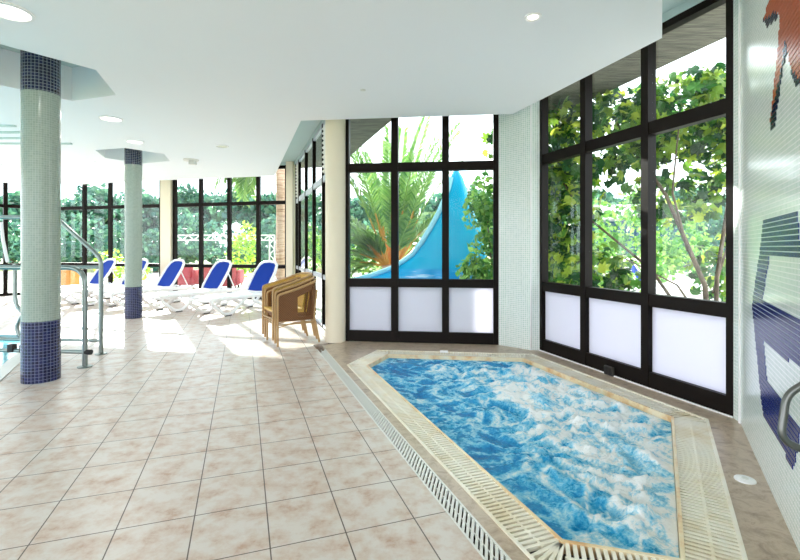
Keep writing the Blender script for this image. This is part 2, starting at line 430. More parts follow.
# dropped ceiling with recesses round the columns
def cz(px, py):
    y = F * (ZCEIL - E) / (HY - py); return Vector(((px - 400) / F * y, y))
slab = [cz(662, 38), cz(513, 114), cz(301, 120.7), cz(274.5, 176), cz(143, 181), cz(78, 184.6), cz(4, 182.7), Vector((-13.6, 11.0)), Vector((-13.6, -3.8)), Vector((1.0, -3.8)), cz(662, 38) - D3 * 5.0]
r1 = [cz(96, 70), cz(116, 95), cz(72, 101), cz(0, 85), Vector((-4.47, 4.23)) , Vector((-3.83, 4.05))]
c1 = Vector((-3.925, 4.965)); c2 = Vector((-5.46, 9.30))
r2 = [cz(164, 154), cz(170, 161), cz(143, 163.5), cz(105, 158), cz(95, 150), cz(125, 148)]
r3 = [cz(14, 167), cz(2, 171), cz(-30, 171), cz(-60, 166), cz(-50, 160), cz(-8, 161)]
struct(filled('ceiling', slab, [r1, r2, r3], ZCEIL, M['ceil'], flip=True, skirt=ZUP))

# walls: mosaic wall, pier
th = .16
def mosaic_wall(name, pts, z0, z1, mat, thick):
    mb = MB(); s = 0
    for a, b in zip(pts[:-1], pts[1:]):
        mb.wallquad(a, b, z0, z1, s); s += (b - a).length
    out = [p + thick for p in pts]
    for a, b in zip(out[:-1], out[1:]): mb.wallquad(b, a, z0, z1)
    for a, b in ((pts[0], out[0]), (pts[-1], out[-1])): mb.wallquad(a, b, z0, z1)
    return struct(mb.build(name, mat))
nM = Vector((.868, -.497))
mosaic_wall('wall_right', [C1 + Vector((.0, -.0)), MW, MW - D3 * 4.2], -.05, ZUP, M['mosaic'], nM * th)
mosaic_wall('wall_corner', [B, B + Vector((.1, -.045)), PIER + Vector((-.1, .075)), PIER, C0], -.05, ZUP, M['mosaic'], Vector((.1, .16)))
# trim strips where mosaic faces meet
struct(MB().tube([(PIER.x, PIER.y - .004, 0), (PIER.x, PIER.y - .004, ZUP)], .012, 8).build('trim_3', M['white'], smooth=True))
struct(MB().tube([(MW.x - .003, MW.y, 0), (MW.x - .003, MW.y, ZUP)], .012, 8).build('trim_4', M['white'], smooth=True))

# ------------------------------------------------------------------ glazing
def window(name, p0, p1, out_n, mulls, rails, zt, depth=.11, set_back=.07, panel=None, mat=None, panes_cols=None, panel_mat=None, railmat=None):
    """mulls: (s0, s1) spans; rails: (z0, z1) spans; glass between them"""
    root = empty(name, (0, 0, 0)); struct(root)
    d = (p1 - p0).normalized(); n = out_n.normalized()
    ax = (Vector((d.x, d.y, 0)), Vector((n.x, n.y, 0)), Vector((0, 0, 1)))
    def P(s, z, o): return Vector((p0.x + d.x * s + n.x * o, p0.y + d.y * s + n.y * o, z))
    fr = MB()
    for a, b in mulls:
        fr.box(P((a + b) / 2, zt / 2, depth / 2), (b - a, depth, zt), ax)
    tgt = fr if railmat is None else MB()
    for z0, z1 in rails:
        for (a, b), (c, e) in zip(mulls[:-1], mulls[1:]):
            tgt.box(P((b + c) / 2, (z0 + z1) / 2, depth / 2 + .004), (c - b, depth - .012, z1 - z0), ax)
    fr.build('window_frame', mat or M['frame'], root)
    if railmat is not None: tgt.build('window_rail', railmat, root)
    for ci, ((a, b), (c, e)) in enumerate(zip(mulls[:-1], mulls[1:])):
        for ri, ((z0, z1), (y0, y1)) in enumerate(zip(rails[:-1], rails[1:])):
            cen = P((b + c) / 2, (z1 + y0) / 2, set_back)
            if panel and ri in panel:
                MB().box(cen, (c - b, .02, y0 - z1), ax).build('panel', panel_mat or M['panel'], root)
            elif panes_cols is None or (ci, ri) not in panes_cols:
                MB().box(cen, (c - b, .004, y0 - z1), ax).build('pane', M['glass'], root)
    return root
RAILS = [(0, .165), (.838, .965), (Z_R0, Z_R1), (3.61, ZTOP)]
wl = (B - A).length
window('window_1', A, B, Vector((.12, .993)), [(0, .06), (.716, .823), (1.489, 1.594), (2.25, wl)], RAILS, ZTOP, panel=[0])
wr = (C1 - C0).length
window('window_2', C0, C1, Vector((.945, .327)), [(0, .048), (.806, .896), (1.712, 1.802), (2.598, wr)], RAILS, ZTOP, panel=[0])
# wall above the windows up to the upper ceiling
def band(name, pts, z0, z1, mat, off=.05):
    mb = MB()
    for a, b in zip(pts[:-1], pts[1:]):
        d = (b - a).normalized(); n = Vector((-d.y, d.x))
        mb.prism([a, b, b + n * off, a + n * off], z0, z1)
    return struct(mb.build(name, mat))
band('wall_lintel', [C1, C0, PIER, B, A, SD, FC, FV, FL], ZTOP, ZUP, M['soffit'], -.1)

def far_s(px):
    r = (px - 400) / F; return -(FC.x - 0 - FC.y * r) / (DF.x - DF.y * r) if True else 0
pil = []
ms = []
for px in (286.5, 257.6, 228.5, 200.2, 174.0):
    s = far_s(px); ms.append((s - .05, s + .05))

FRAILS = [(0, .08), (.86, .96), (2.62, 2.72), (3.6, ZTOP)]
window('window_3', FC, FV, -Vector((-.253, -.967)), ms, FRAILS, ZTOP, depth=.09, set_back=.045)
ms2 = []
for px in (160.6, 135, 109.3, 83.4):
    s = far_s(px); ms2.append((s - .05, s + .05))
ms2.append((8.3, 8.4))
window('window_4', FC, FV, Vector((.253, .967)), ms2, FRAILS, ZTOP, depth=.09, set_back=.045)
window('window_5', FV, FL, Vector((-.8, .6)), [(0, .1), (.62, .72), (1.15, 1.25), (2.1, 2.2), (3.1, 3.2), (4.1, 4.2)], FRAILS, ZTOP, depth=.09, set_back=.045)
# side glazing with louvres
sl = (FC - SD).length
ss = [(0.0, .12)]
for px in (322, 312.6, 305, 298.6):
    r = (px - 400) / F; Y = 1.454 / (r + .3486); s = (Y - 7.0) / .944; ss.append((s - .03, s + .03))
ss.append((sl - .12, sl - .02))
M['rail_lit'] = plain('rail with lit face painted pale', srgb(200, 204, 214), .4, .3)  # pale tone paints in the daylight on the rails' lit faces
w6 = window('window_6', SD, FC, Vector((.945, .327)), ss, [(0, .05), (.87, .95), (2.62, 2.73), (3.62, ZTOP)], ZTOP, depth=.07, set_back=.035,
            panes_cols={(0, 2), (4, 2)}, railmat=M['rail_lit'])
for (b, c) in ((ss[0][1], ss[1][0]), (ss[4][1], ss[5][0])):
    mb = MB(); d = (FC - SD).normalized(); n = Vector((.945, .327))
    k = 0; z = 2.78
    while z < 3.6:
        mid = SD + d * ((b + c) / 2) + n * .035
        ang = math.radians(42); u = Vector((n.x * math.cos(ang), n.y * math.cos(ang), -math.sin(ang)))
        dd = Vector((d.x, d.y, 0)); mb.box((mid.x, mid.y, z), (c - b, .11, .008), (dd, u, dd.cross(u)))
        z += .085
    mb.build('louvre', M['greywhite'], w6)

# pillars of the shell
def tpillar(name, c, size, ang, mat, label, cat='pillar'):
    o = MB().box((0, 0, ZUP / 2), (size[0], size[1], ZUP)).build(name, mat, bevel=.01, loc=(c[0], c[1], 0), rot=(0, 0, ang))
    return tag(o, label, cat)
sA, sB = far_s(172.8), far_s(161.8)
pc = FC + DF * ((sA + sB) / 2) + Vector((0, -.0))
tpillar('cream_pillar', pc, (abs(sB - sA) - .02, .16), math.atan2(DF.y, DF.x), M['cream'], 'square cream pillar between two banks of far windows', 'pillar')
sC = far_s(287.6)
pc2 = FC + DF * (sC / 2 + .02)
tpillar('cream_pillar', pc2, (sC - .02, .16), math.atan2(DF.y, DF.x), M['cream'], 'narrow cream corner pillar where the far windows meet the side glazing', 'pillar')
o = MB().lathe([(.155, 0), (.155, ZUP)], (0, 0), 40).build('round_pillar', M['cream'], smooth=True, loc=(-.995, 7.0, 0))
tag(o, 'smooth round cream pillar behind the stacked rattan chairs', 'pillar')

# mosaic columns
def column(c, r, zb, zt0, label):
    t = empty('mosaic_column', (c.x, c.y, 0))
    MB().lathe([(r, zb), (r, zt0)], (0, 0), 48, uvr=r).build('shaft', M['colmosaic'], t, smooth=True)
    MB().lathe([(r + .002, 0), (r + .002, zb)], (0, 0), 48, uvr=r).build('base_band', M['bluemosaic'], t, smooth=True)
    MB().lathe([(r + .002, zt0), (r + .002, ZUP)], (0, 0), 48, uvr=r).build('top_band', M['darkmosaic'], t, smooth=True)
    return tag(t, label, 'column', 'mosaic columns')
column(c1, .174, E - 74.5 * 4.85 / F, E + 156 * 4.85 / F, 'nearest thick mosaic column with navy base band, beside the steel handrails')
column(c2, .158, E - 40 * 9.2 / F, E + 82.5 * 9.2 / F, 'thinner farther mosaic column with blue base band in front of the loungers')

# ------------------------------------------------------------------ wall pictures in mosaic
def inside(poly, x, y):
    c = False; n = len(poly)
    for i in range(n):
        x0, y0 = poly[i - 1]; x1, y1 = poly[i]
        if (y0 > y) != (y1 > y) and x < (x1 - x0) * (y - y0) / (y1 - y0) + x0: c = not c
    return c
def motif(px_polys, mat, pitch, parent=None, name='tile_field', holes=(), proud=.004):
    polys = [[tz(*p) for p in q] for q in px_polys]; hs = [[tz(*p) for p in q] for q in holes]
    mb = MB(); allp = [p for q in polys for p in q]
    t0, t1 = min(p[0] for p in allp), max(p[0] for p in allp); z0, z1 = min(p[1] for p in allp), max(p[1] for p in allp)
    d = -D3; ax = (Vector((d.x, d.y, 0)), Vector((nM.x, nM.y, 0)), Vector((0, 0, 1)))
    i = math.floor(t0 / pitch)
    while i * pitch < t1:
        j = math.floor(z0 / pitch)
        while j * pitch < z1:
            t, z = (i + .5) * pitch, (j + .5) * pitch
            if any(inside(q, t, z) for q in polys) and not any(inside(q, t, z) for q in holes_(hs)):
                p = wall_pt(t, z); mb.box((p.x - nM.x * proud / 2, p.y - nM.y * proud / 2, z), (pitch * .83, proud, pitch * .80), ax)
            j += 1
        i += 1
    return mb.build(name, mat, parent)
def holes_(h): return h
root = empty('wall_mosaic_figure', wall_pt(1.5, 1.2)); root.location = (0, 0, 0)
R = 830
blue = [
    [(764.3, 218), (796.5, 209), (799, 228), (803, 258), (769, 258), (769, 263), (762.5, 299), (806, 322), (806, 374), (763.8, 340), (767.5, 382.5), (790, 412), (801, 428), (798, 452), (793.6, 469), (763.8, 416), (760.5, 390), (752.5, 305), (759.5, 256)],
]
motif(blue, M['bluetile'], .0285, root, 'letter_field')
tag(root, 'large royal blue mosaic letter shape set in the pale tiled wall', 'wall mosaic')
root2 = empty('wall_mosaic_figure', (0, 0, 0))
red = [[(771, -6), (764, 19.5), (776.5, 11), (780, 15), (779, 42), (775, 80), (770.5, 122), (773, 124), (781, 72), (786, 42), (790, 62), (793, 72), (798, 78), (806, 90), (806, -20)]]
dark = [[(764, 19.5), (767, 27.5), (779, 17), (776.5, 11)], [(770.5, 122), (772, 132), (775, 128), (783.5, 65), (788.5, 48), (786, 40), (781, 72)], [(790.5, 68), (797, 86), (801, 82), (806, 100), (806, 86), (797, 74)]]
motif(red, M['redtile'], .0285, root2, 'figure_field')
for q in dark: motif([q], M['navytile'], .0285, root2, 'shadow_edge', proud=.005)
tag(root2, 'brick red mosaic figure with dark edging high on the pale tiled wall', 'wall mosaic')

# grab rail on the mosaic wall
gt = empty('grab_rail', (0, 0, 0))
def wallp(t, z, off): p = MW - D3 * t - nM * off; return Vector((p.x, p.y, z))
def smoothpath(pts, r=.06, k=5):
    pts = [Vector(p) for p in pts]; out = [pts[0]]
    for i in range(1, len(pts) - 1):
        a, b, c = pts[i - 1], pts[i], pts[i + 1]
        ra = min(r, (a - b).length * .45, (c - b).length * .45)
        p0 = b + (a - b).normalized() * ra; p1 = b + (c - b).normalized() * ra
        for j in range(k + 1):
            t = j / k; out.append(p0 * (1 - t) ** 2 + b * 2 * t * (1 - t) + p1 * t * t)
    out.append(pts[-1]); return out
ga = at(786.5, 394.5, 2.06); gb = at(780.5, 439, 2.04)
ge0 = at(822, 383, 2.0); ge1 = at(822, 455, 2.0)
def to_wall(p, extra=0.0):
    dist = (Vector((p.x, p.y)) - MW).dot(nM); return p + Vector((nM.x, nM.y, 0)) * (-dist + extra)
MB().tube(smoothpath([to_wall(ge0), ga, gb, to_wall(ge1)], .05), .0165, 12).build('rail_tube', M['darksteel'], gt, smooth=True)
for q in (ge0, ge1):
    w = to_wall(q); mb = MB(); nn = Vector((nM.x, nM.y, 0))
    mb.tube([w - nn * .012, w], .04, 20); mb.build('wall_flange', M['darksteel'], gt, smooth=True)
tag(gt, 'grey metal grab rail fixed low on the mosaic wall beside the tub', 'grab rail')

# ------------------------------------------------------------------ hot tub
tub = empty('hot_tub', (0, 0, 0))
ctr = sum(W, Vector((0, 0))) / 6
def strip_grate(i, name):
    n = Vector(sides[i][0]); w = sides[i][2]; a, b = W[i], W[(i + 1) % 6]
    d = (b - a).normalized(); L = (b - a).length
    mb = MB(); ax = (Vector((d.x, d.y, 0)), Vector((n.x, n.y, 0)), Vector((0, 0, 1)))
    pitch = .034; k = int(L / pitch); pitch = L / k
    for j in range(k):
        p = a + d * (j + .5) * pitch + n * (w / 2)
        mb.box((p.x, p.y, -.012), (pitch * .56, w - .03, .022), ax)
    p = a + d * L / 2
    q = p + n * (w * .5); mb.box((q.x, q.y, -.013), (L, .014, .020), ax)
    # corner fan beyond b
    n2 = Vector(sides[(i + 1) % 6][0]); w2 = sides[(i + 1) % 6][2]
    a0 = math.atan2(n.y, n.x); a1 = math.atan2(n2.y, n2.x)
    da = (a1 - a0 + PI) % (2 * PI) - PI
    if abs(da) > .15:
        m = max(2, int(abs(da) * .24 / .045))
        for j in range(1, m):
            t = j / m; an = a0 + da * t; u = Vector((math.cos(an), math.sin(an)))
            # length out to the outer outline
            l1 = w / max(.2, u.dot(n)); l2 = w2 / max(.2, u.dot(n2)); l = min(l1, l2) - .02
            p0 = b + u * .03; p1 = b + u * l
            mb.beam((p0.x, p0.y, -.012), (p1.x, p1.y, -.012), .02, .022)
    return mb.build(name, M['grate'], tub)
for i in range(6): strip_grate(i, 'grate')
# rims, gutter floor, shell
mb = MB(); mo = MB(); gu = MB(); sh = MB()
for i in range(6):
    n = Vector(sides[i][0]); w = sides[i][2]
    a, b = W[i], W[(i + 1) % 6]; A2, B2 = D[i], D[(i + 1) % 6]
    ia, ib = a + (A2 - a) * (.020 / w), b + (B2 - b) * (.020 / w)
    oa, ob = A2 - (A2 - a) * (.020 / w), B2 - (B2 - b) * (.020 / w)
    mb.prism([a, b, ib, ia], -.16, .004)
    mo.prism([oa, ob, B2, A2], -.06, .006)
    gu.prism([ia, ib, ob, oa], -.10, -.055)
    ca, cb = a + (ctr - a) * .03, b + (ctr - b) * .03
    sh.prism([a, b, cb, ca][::-1], -.8, -.15)
mb.build('inner_rim', M['rim'], tub); mo.build('outer_rim', M['grate'], tub); gu.build('gutter', M['gutter'], tub)
sh.prism(W, -.85, -.8); sh.build('shell', M['shell'], tub)
tag(tub, 'sunken six sided hot tub with cream slatted overflow grating', 'hot tub')

# churning water
def build_water():
    poly = [(p.x + (ctr.x - p.x) * .002, p.y + (ctr.y - p.y) * .002) for p in W]
    x0, x1 = min(p[0] for p in poly), max(p[0] for p in poly); y0, y1 = min(p[1] for p in poly), max(p[1] for p in poly)
    st = .0165; bm = bmesh.new(); idx = {}
    nx, ny = int((x1 - x0) / st) + 2, int((y1 - y0) / st) + 2
    # grid, then cut along the outline
    vs = [[bm.verts.new((x0 + i * st, y0 + j * st, 0)) for j in range(ny)] for i in range(nx)]
    for i in range(nx - 1):
        for j in range(ny - 1): bm.faces.new((vs[i][j], vs[i + 1][j], vs[i + 1][j + 1], vs[i][j + 1]))
    n = len(poly); cx, cy = ctr
    for k in range(n):
        a, b = Vector(poly[k]), Vector(poly[(k + 1) % n]); e = (b - a).normalized(); nn = Vector((e.y, -e.x))
        if nn.dot(Vector((cx, cy)) - a) > 0: nn = -nn
        bmesh.ops.bisect_plane(bm, geom=bm.verts[:] + bm.edges[:] + bm.faces[:], plane_co=(a.x, a.y, 0), plane_no=(nn.x, nn.y, 0), clear_outer=True)
    foam = []
    jets = [(Vector((1.75, 5.2)), .75, 1.0), (Vector((2.0, 4.2)), .75, 1.15), (Vector((1.6, 3.4)), .6, .8), (Vector((1.5, 2.75)), .55, .8), (Vector((.75, 5.5)), .45, .45), (Vector((1.0, 4.6)), .7, .45), (Vector((1.15, 3.9)), .5, .35), (Vector((1.3, 2.4)), .4, .5)]
    for v in bm.verts:
        p = Vector((v.co.x, v.co.y)); q = Vector((p.x, p.y, 0))
        act = .08
        for c, rad, h in jets: act += h * math.exp(-((p - c).length / rad) ** 2)
        act = min(act, 1.25)
        wv = Vector((noise.noise(q * 1.6), noise.noise(q * 1.6 + Vector((9, 3, 0))), 0))
        n1 = noise.fractal(q * 3.0 + wv * .8, 1.0, 2.0, 5)
        n2 = noise.turbulence(q * 5.5 + wv * 1.2, 5, False)
        ridg = 1 - abs(noise.fractal(q * 4.2 + wv * 1.5, .9, 2.0, 6)) * 1.8
        edge = 1e9
        for k in range(n):
            a, b = Vector(poly[k]), Vector(poly[(k + 1) % n]); e = (b - a).normalized()
            edge = min(edge, abs((p - a).x * e.y - (p - a).y * e.x))
        damp = min(1, edge / .15)
        n3 = noise.fractal(q * 14, .8, 2.1, 4)
        h = n1 * .022 + act * (n2 - .45) * .055 + n3 * (.006 + .010 * act) + max(0, act - .5) * .05
        v.co.z = -.045 + h * damp
        f = .09 + .36 * max(0, ridg) ** 2 + act * .32 + n1 * .16 + n3 * .10 + (max(0, .06 - edge) / .06) * .12
        foam.append(f)
    bm.verts.index_update()
    me = bpy.data.meshes.new('tub_water'); bm.to_mesh(me); bm.free()
    at_ = me.attributes.new('foam', 'FLOAT', 'POINT'); at_.data.foreach_set('value', foam)
    for p in me.polygons: p.use_smooth = True
    me.materials.append(M['foam'])
    o = bpy.data.objects.new('tub_water', me); COL.objects.link(o)
    tag(o, 'churning blue and white foaming water filling the hot tub', 'water', kind='stuff')
build_water()

# floor drain channel beside the tub, skewed slats, and stone kerb
dr = empty('drain_channel', (0, 0, 0))
v0, v1 = 1.25, 6.45
mb = MB(); u0, u1 = 1.083, 1.205
def P3(u, v, z): p = uvT(u, v); return Vector((p.x, p.y, z))
axT = (Vector((-.341, .94, 0)), Vector((.94, .341, 0)), Vector((0, 0, 1)))
fr = MB()
for u in (u0 + .006, u1 - .006):
    fr.box(P3(u, (v0 + v1) / 2, -.012), (v1 - v0, .012, .026), axT)
fr.build('edge_bar', M['greywhite'], dr)
v = v0 + .04
while v < v1 - .2:
    mb.beam(P3(u0 + .01, v, -.010), P3(u1 - .01, v + .165, -.010), .015, .018); v += .046
mb.box(P3((u0 + u1) / 2, (v0 + v1) / 2, -.014), (v1 - v0, .008, .014), axT)
mb.build('slat_grate', M['greywhite'], dr)
MB().box(P3((u0 + u1) / 2, (v0 + v1) / 2, -.09), (v1 - v0, u1 - u0, .02), axT).build('channel_bed', M['gutter'], dr)
tag(dr, 'long pale floor drain with slanting slats between tiles and tub kerb', 'drain')

# little things on the stone apron
p = fl(745, 480)
cap = empty('deck_inlet', (p.x, p.y, 0))
MB().lathe([(.058, 0), (.056, .007), (.045, .011), (.0, .012)], (0, 0), 28).build('cover_disc', M['white'], cap, smooth=True)
MB().lathe([(.02, .010), (.018, .014), (0, .014)], (0, 0), 20).build('centre_cap', M['greywhite'], cap, smooth=True)
tag(cap, 'white round plastic inlet cover on the brown stone beside the mosaic wall', 'inlet cover')
p = fl(444, 352.4)
sk = empty('skimmer_lid', (p.x, p.y, 0), -.12)
MB().box((0, 0, .012), (.11, .07, .024)).build('lid', M['white'], sk, bevel=.006)
MB().box((0, -.01, .027), (.04, .02, .008)).build('grip', M['greywhite'], sk, bevel=.002)
tag(sk, 'small white plastic block lying on the stone below the garden window', 'plastic block')
r_ = (610.5 - 400) / F
sv = (6.37 * r_ - 1.96) / (.945 * r_ + .327); pv = C0 + (C1 - C0).normalized() * sv
nR = Vector((.945, .327)); dR = (C1 - C0).normalized()
vb = empty('floor_vent', (pv.x - nR.x * .02, pv.y - nR.y * .02, 0), math.atan2(dR.y, dR.x))
MB().box((0, 0, .05), (.13, .03, .10)).build('vent_box', M['dgrey'], vb, bevel=.004)
mb = MB()
for k in range(5): mb.box((-.045 + k * .0225, -.019, .05), (.009, .008, .08))
mb.build('vent_fins', M['rubber'], vb)
tag(vb, 'small dark ribbed vent box on the bottom rail of the tall window', 'vent')

# ------------------------------------------------------------------ ceiling fittings
def downlight(px, py, rad, label, lit=True, warm=False, power=60):
    p = cz(px, py); t = empty('ceiling_spotlight' if warm else 'ceiling_downlight', (p.x, p.y, ZCEIL))
    MB().lathe([(rad, 0), (rad * 1.0, -.012), (rad * .86, -.016), (rad * (.58 if warm else .84), -.004)], (0, 0), 36).build('trim_ring', M['white'], t, smooth=True)
    lens = MB().lathe([(rad * (.6 if warm else .84), -.006), (rad * .5, -.010), (0.0, -.010)], (0, 0), 36).build('lens', (M['warmlamp'] if warm else M['lamp']) if lit else M['lampoff'], t, smooth=True)
    tag(t, label, 'ceiling light', 'ceiling downlights')
    if lit:
        la = bpy.data.lights.new('lamp', 'AREA'); la.shape = 'DISK'; la.size = rad * 1.6; la.energy = power; la.color = (1, .97, .92) if not warm else (1, .86, .66)
        lo = bpy.data.objects.new('lamp', la); COL.objects.link(lo); lo.parent = t; lo.location = (0, 0, -.03)
    return t
DLP = 6
downlight(9, 11, .165, 'large round ceiling downlight cut by the upper left picture edge', power=DLP)
downlight(111, 118.5, .155, 'round ceiling downlight right of the nearest column', power=DLP)
downlight(135, 141.5, .145, 'round ceiling downlight just above the farther column', power=DLP)
downlight(89, 162, .145, 'faint far ceiling downlight left of the farther column', power=DLP)
downlight(222, 146, .12, 'unlit round ceiling light between farther column and round pillar', lit=False)
sp = downlight(533, 16.5, .068, 'small glowing ceiling spotlight above the hot tub', warm=True, power=6)
p = cz(191, 159.5)
sm = empty('smoke_detector', (p.x, p.y, ZCEIL))
MB().lathe([(.16, 0), (.15, -.03), (.13, -.035)], (0, 0), 24).build('base_plate', M['greywhite'], sm, smooth=True)
MB().box((.05, -.03, -.075), (.14, .12, .08)).build('sensor_head', M['greywhite'], sm, bevel=.012)
tag(sm, 'small white detector fixed to the ceiling before the far windows', 'detector')
p = cz(363, 90)
fd = MB().lathe([(.035, 0), (.03, -.006), (0, -.007)], (0, 0), 20).build('ceiling_sensor', M['greywhite'], smooth=True, loc=(p.x, p.y, ZCEIL))
tag(fd, 'tiny round pale sensor on the ceiling in front of the garden window', 'sensor')
p = cz(-2, 134)
vg = empty('ceiling_vent', (p.x, p.y, ZCEIL))
for k in range(4):
    MB().box((0, -.55 + k * .4, -.012), (1.5, .06, .024)).build('slat', M['soffit'], vg)
tag(vg, 'white slatted ceiling grille behind the nearest column at the picture edge', 'ceiling vent')

# ------------------------------------------------------------------ pool at the left and its rails
struct(filled('trim_5', pool_out, [pool], .012, M['greywhite'], skirt=-.3))
bs = filled('pool_basin', pool, [], -1.1, M['shell'], skirt=-.0); struct(bs)
pw = filled('pool_water', pool, [], -.06, M['pool'])
tag(pw, 'pale blue swimming pool water at the left picture edge', 'water', kind='stuff')
def rails():
    a = empty('pool_handrail', (-4.05, 6.15, 0))
    o = Vector((-4.05, 6.15, 0)); L = lambda x, y, z: Vector((x, y, z)) - o
    MB().tube(smoothpath([L(-4.05, 6.15, 0), L(-4.05, 6.15, 1.30), L(-4.70, 6.2, 1.86), L(-6.6, 6.35, 1.86), L(-6.6, 6.35, -.9)], .10), .028, 14).build('top_rail', M['steel'], a, smooth=True)
    MB().tube([L(-4.05, 6.15, 1.175), L(-6.6, 6.35, 1.175)], .024, 12).build('middle_rail', M['steel'], a, smooth=True)
    MB().tube([L(-4.05, 6.15, .18), L(-6.6, 6.35, .18)], .022, 12).build('lower_rail', M['steel'], a, smooth=True)
    MB().lathe([(.075, 0), (.075, .01), (.04, .016)], (0, 0), 24).build('base_flange', M['steel'], a, smooth=True)
    q = [at(15, 264, 6.5), at(15, 298, 6.5), at(17, 307, 6.5), at(24, 313, 6.5), at(20, 319, 6.5), at(16.5, 327, 6.5), at(19, 336, 6.5), at(28, 343, 6.5)]
    MB().tube(smoothpath([x - o for x in q], .08), .026, 10).build('curved_step_rail', M['steel'], a, smooth=True)
    q = [at(1, 222, 6.3), at(3, 240, 6.3), at(7.5, 262, 6.25)]
    MB().tube([x - o for x in q], .02, 10).build('brace', M['white'], a, smooth=True)
    tag(a, 'tall steel pool handrail whose top slopes down to the farther post', 'handrail', 'steel pool handrails')
    b = empty('pool_handrail', (-3.81, 5.49, 0))
    o = Vector((-3.81, 5.49, 0))
    MB().tube(smoothpath([L2 - o for L2 in (Vector((-3.81, 5.49, 0)), Vector((-3.81, 5.49, 1.2)), Vector((-6.3, 5.7, 1.2)), Vector((-6.3, 5.7, -.9)))], .22, 8), .030, 14).build('top_rail', M['steel'], b, smooth=True)
    MB().tube([Vector((-3.80, 5.49, .18)) - o, Vector((-6.3, 5.7, .18)) - o], .024, 12).build('lower_rail', M['steel'], b, smooth=True)
    MB().lathe([(.08, 0), (.08, .01), (.045, .016)], (0, 0), 24).build('base_flange', M['steel'], b, smooth=True)
    MB().tube([Vector((-3.80, 5.49, .18)) - o, Vector((-3.73, 5.484, .18)) - o], .032, 12).build('end_cap', M['rubber'], b, smooth=True)
    for x in (-4.60, -4.76):
        c = Vector((x, 5.49 + (-3.81 - x) * .0843, .21)) - o
        MB().box(c, (.07, .08, .10)).build('clamp', M['rubber'], b, bevel=.012)
    tag(b, 'lower steel pool handrail with rounded top bend, nearer post beside the column', 'handrail', 'steel pool handrails')
rails()

# ------------------------------------------------------------------ loungers
def lounger():
    t = empty('sun_lounger')
    hw = .33
    f = MB()
    for s in (-1, 1):
        f.tube(smoothpath([(.02, s * (hw - .06), .36), (.06, s * hw, .37), (1.0, s * hw, .36), (2.2, s * hw, .36)], .08), .034, 10, flat=1.3)
    for x in (.03, 1.0, 1.5, 2.18): f.beam((x, -hw, .355), (x, hw, .355), .06, .04)
    f.build('side_frame', M['white'], t, smooth=True)
    for x0, x1, x2, x3 in ((.04, .36, .54, .98), (1.15, 1.62, 1.80, 2.17)):
        for s in (-1, 1):
            lg = MB(); y = s * hw
            lg.tube(smoothpath([(x0, y, .35), (x0 + .02, y, .26), (x1, y, .035), (x2, y, .035), (x3 - .1, y, .28), (x3, y, .35)], .12, 6), .030, 10, flat=1.2)
            lo = lg.build('leg', M['white'], t, smooth=True)
            MB().box(((x1 + x2) / 2, y, .012), (.16, .055, .024)).build('foot_pad', M['rubber'], lo, bevel=.004)
    st = MB(); n = 14
    for k in range(n):
        x0, x1 = .06 + k * 1.44 / n, .06 + (k + 1) * 1.44 / n
        z0, z1 = .395 - .02 * math.sin(PI * k / n), .395 - .02 * math.sin(PI * (k + 1) / n)
        st.beam((x0, 0, z0), (x1, 0, z1), hw * 2 - .06, .012)
    st.build('seat_sling', M['seatsling'], t)
    # backrest
    hx, hz, L, an = 1.57, .40, .82, math.radians(56)
    def bp(l, y, o=0): return Vector((hx + l * math.cos(an) + o * math.sin(an), y, hz + l * math.sin(an) - o * math.cos(an)))
    ring = [(0, -.28), (.12, -.31), (.55, -.315), (.74, -.27), (.82, -.17), (.84, 0), (.82, .17), (.74, .27), (.55, .315), (.12, .31), (0, .28), (-.02, 0)]
    br = MB().tube([bp(l, y) for l, y in ring], .034, 10, closed=True).build('backrest', M['white'], t, smooth=True)
    sl_ = MB(); v = [bp(l * .97 + .01, y * .97) for l, y in ring] + [bp(l * .97 + .01, y * .97, .014) for l, y in ring]
    m = len(ring)
    sl_.add(v, [tuple(range(m)), tuple(range(2 * m - 1, m - 1, -1))] + [(i, m + i, m + (i + 1) % m, (i + 1) % m) for i in range(m)])
    tag(sl_.build('back_sling', M['sling'], br), 'royal blue sling')
    for s in (-1, 1): MB().tube([bp(.5, s * .3, .02), (2.1, s * .3, .36)], .016, 8).build('back_prop', M['white'], t, smooth=True)
    return t
L0 = lounger()
axl = Vector((.46, .888)); wd = Vector((.888, -.46)); rzl = math.atan2(.888, .46)
LG = 'white loungers with blue backs in the row by the far windows'
spots = [((-3.62, 9.55), 'white sun lounger with blue back, rightmost of the row beside the rattan chairs'),
         ((-4.95, 10.15), 'white sun lounger with blue back, second from the rattan chairs'),
         ((-6.45, 10.8), 'white sun lounger with blue back just right of the farther column'),
         ((-7.65, 11.2), 'white sun lounger with blue back half hidden by the farther column'),
         ((-8.8, 11.6), 'white sun lounger with blue back behind the steel handrails')]
for i, (rf, lab) in enumerate(spots):
    o = L0 if i == 0 else copy_tree(L0)
    org = Vector(rf) - axl * .45 - wd * .33
    o.location = (org.x, org.y, 0); o.rotation_euler = (0, 0, rzl)
    tag(o, lab, 'sun lounger', LG)

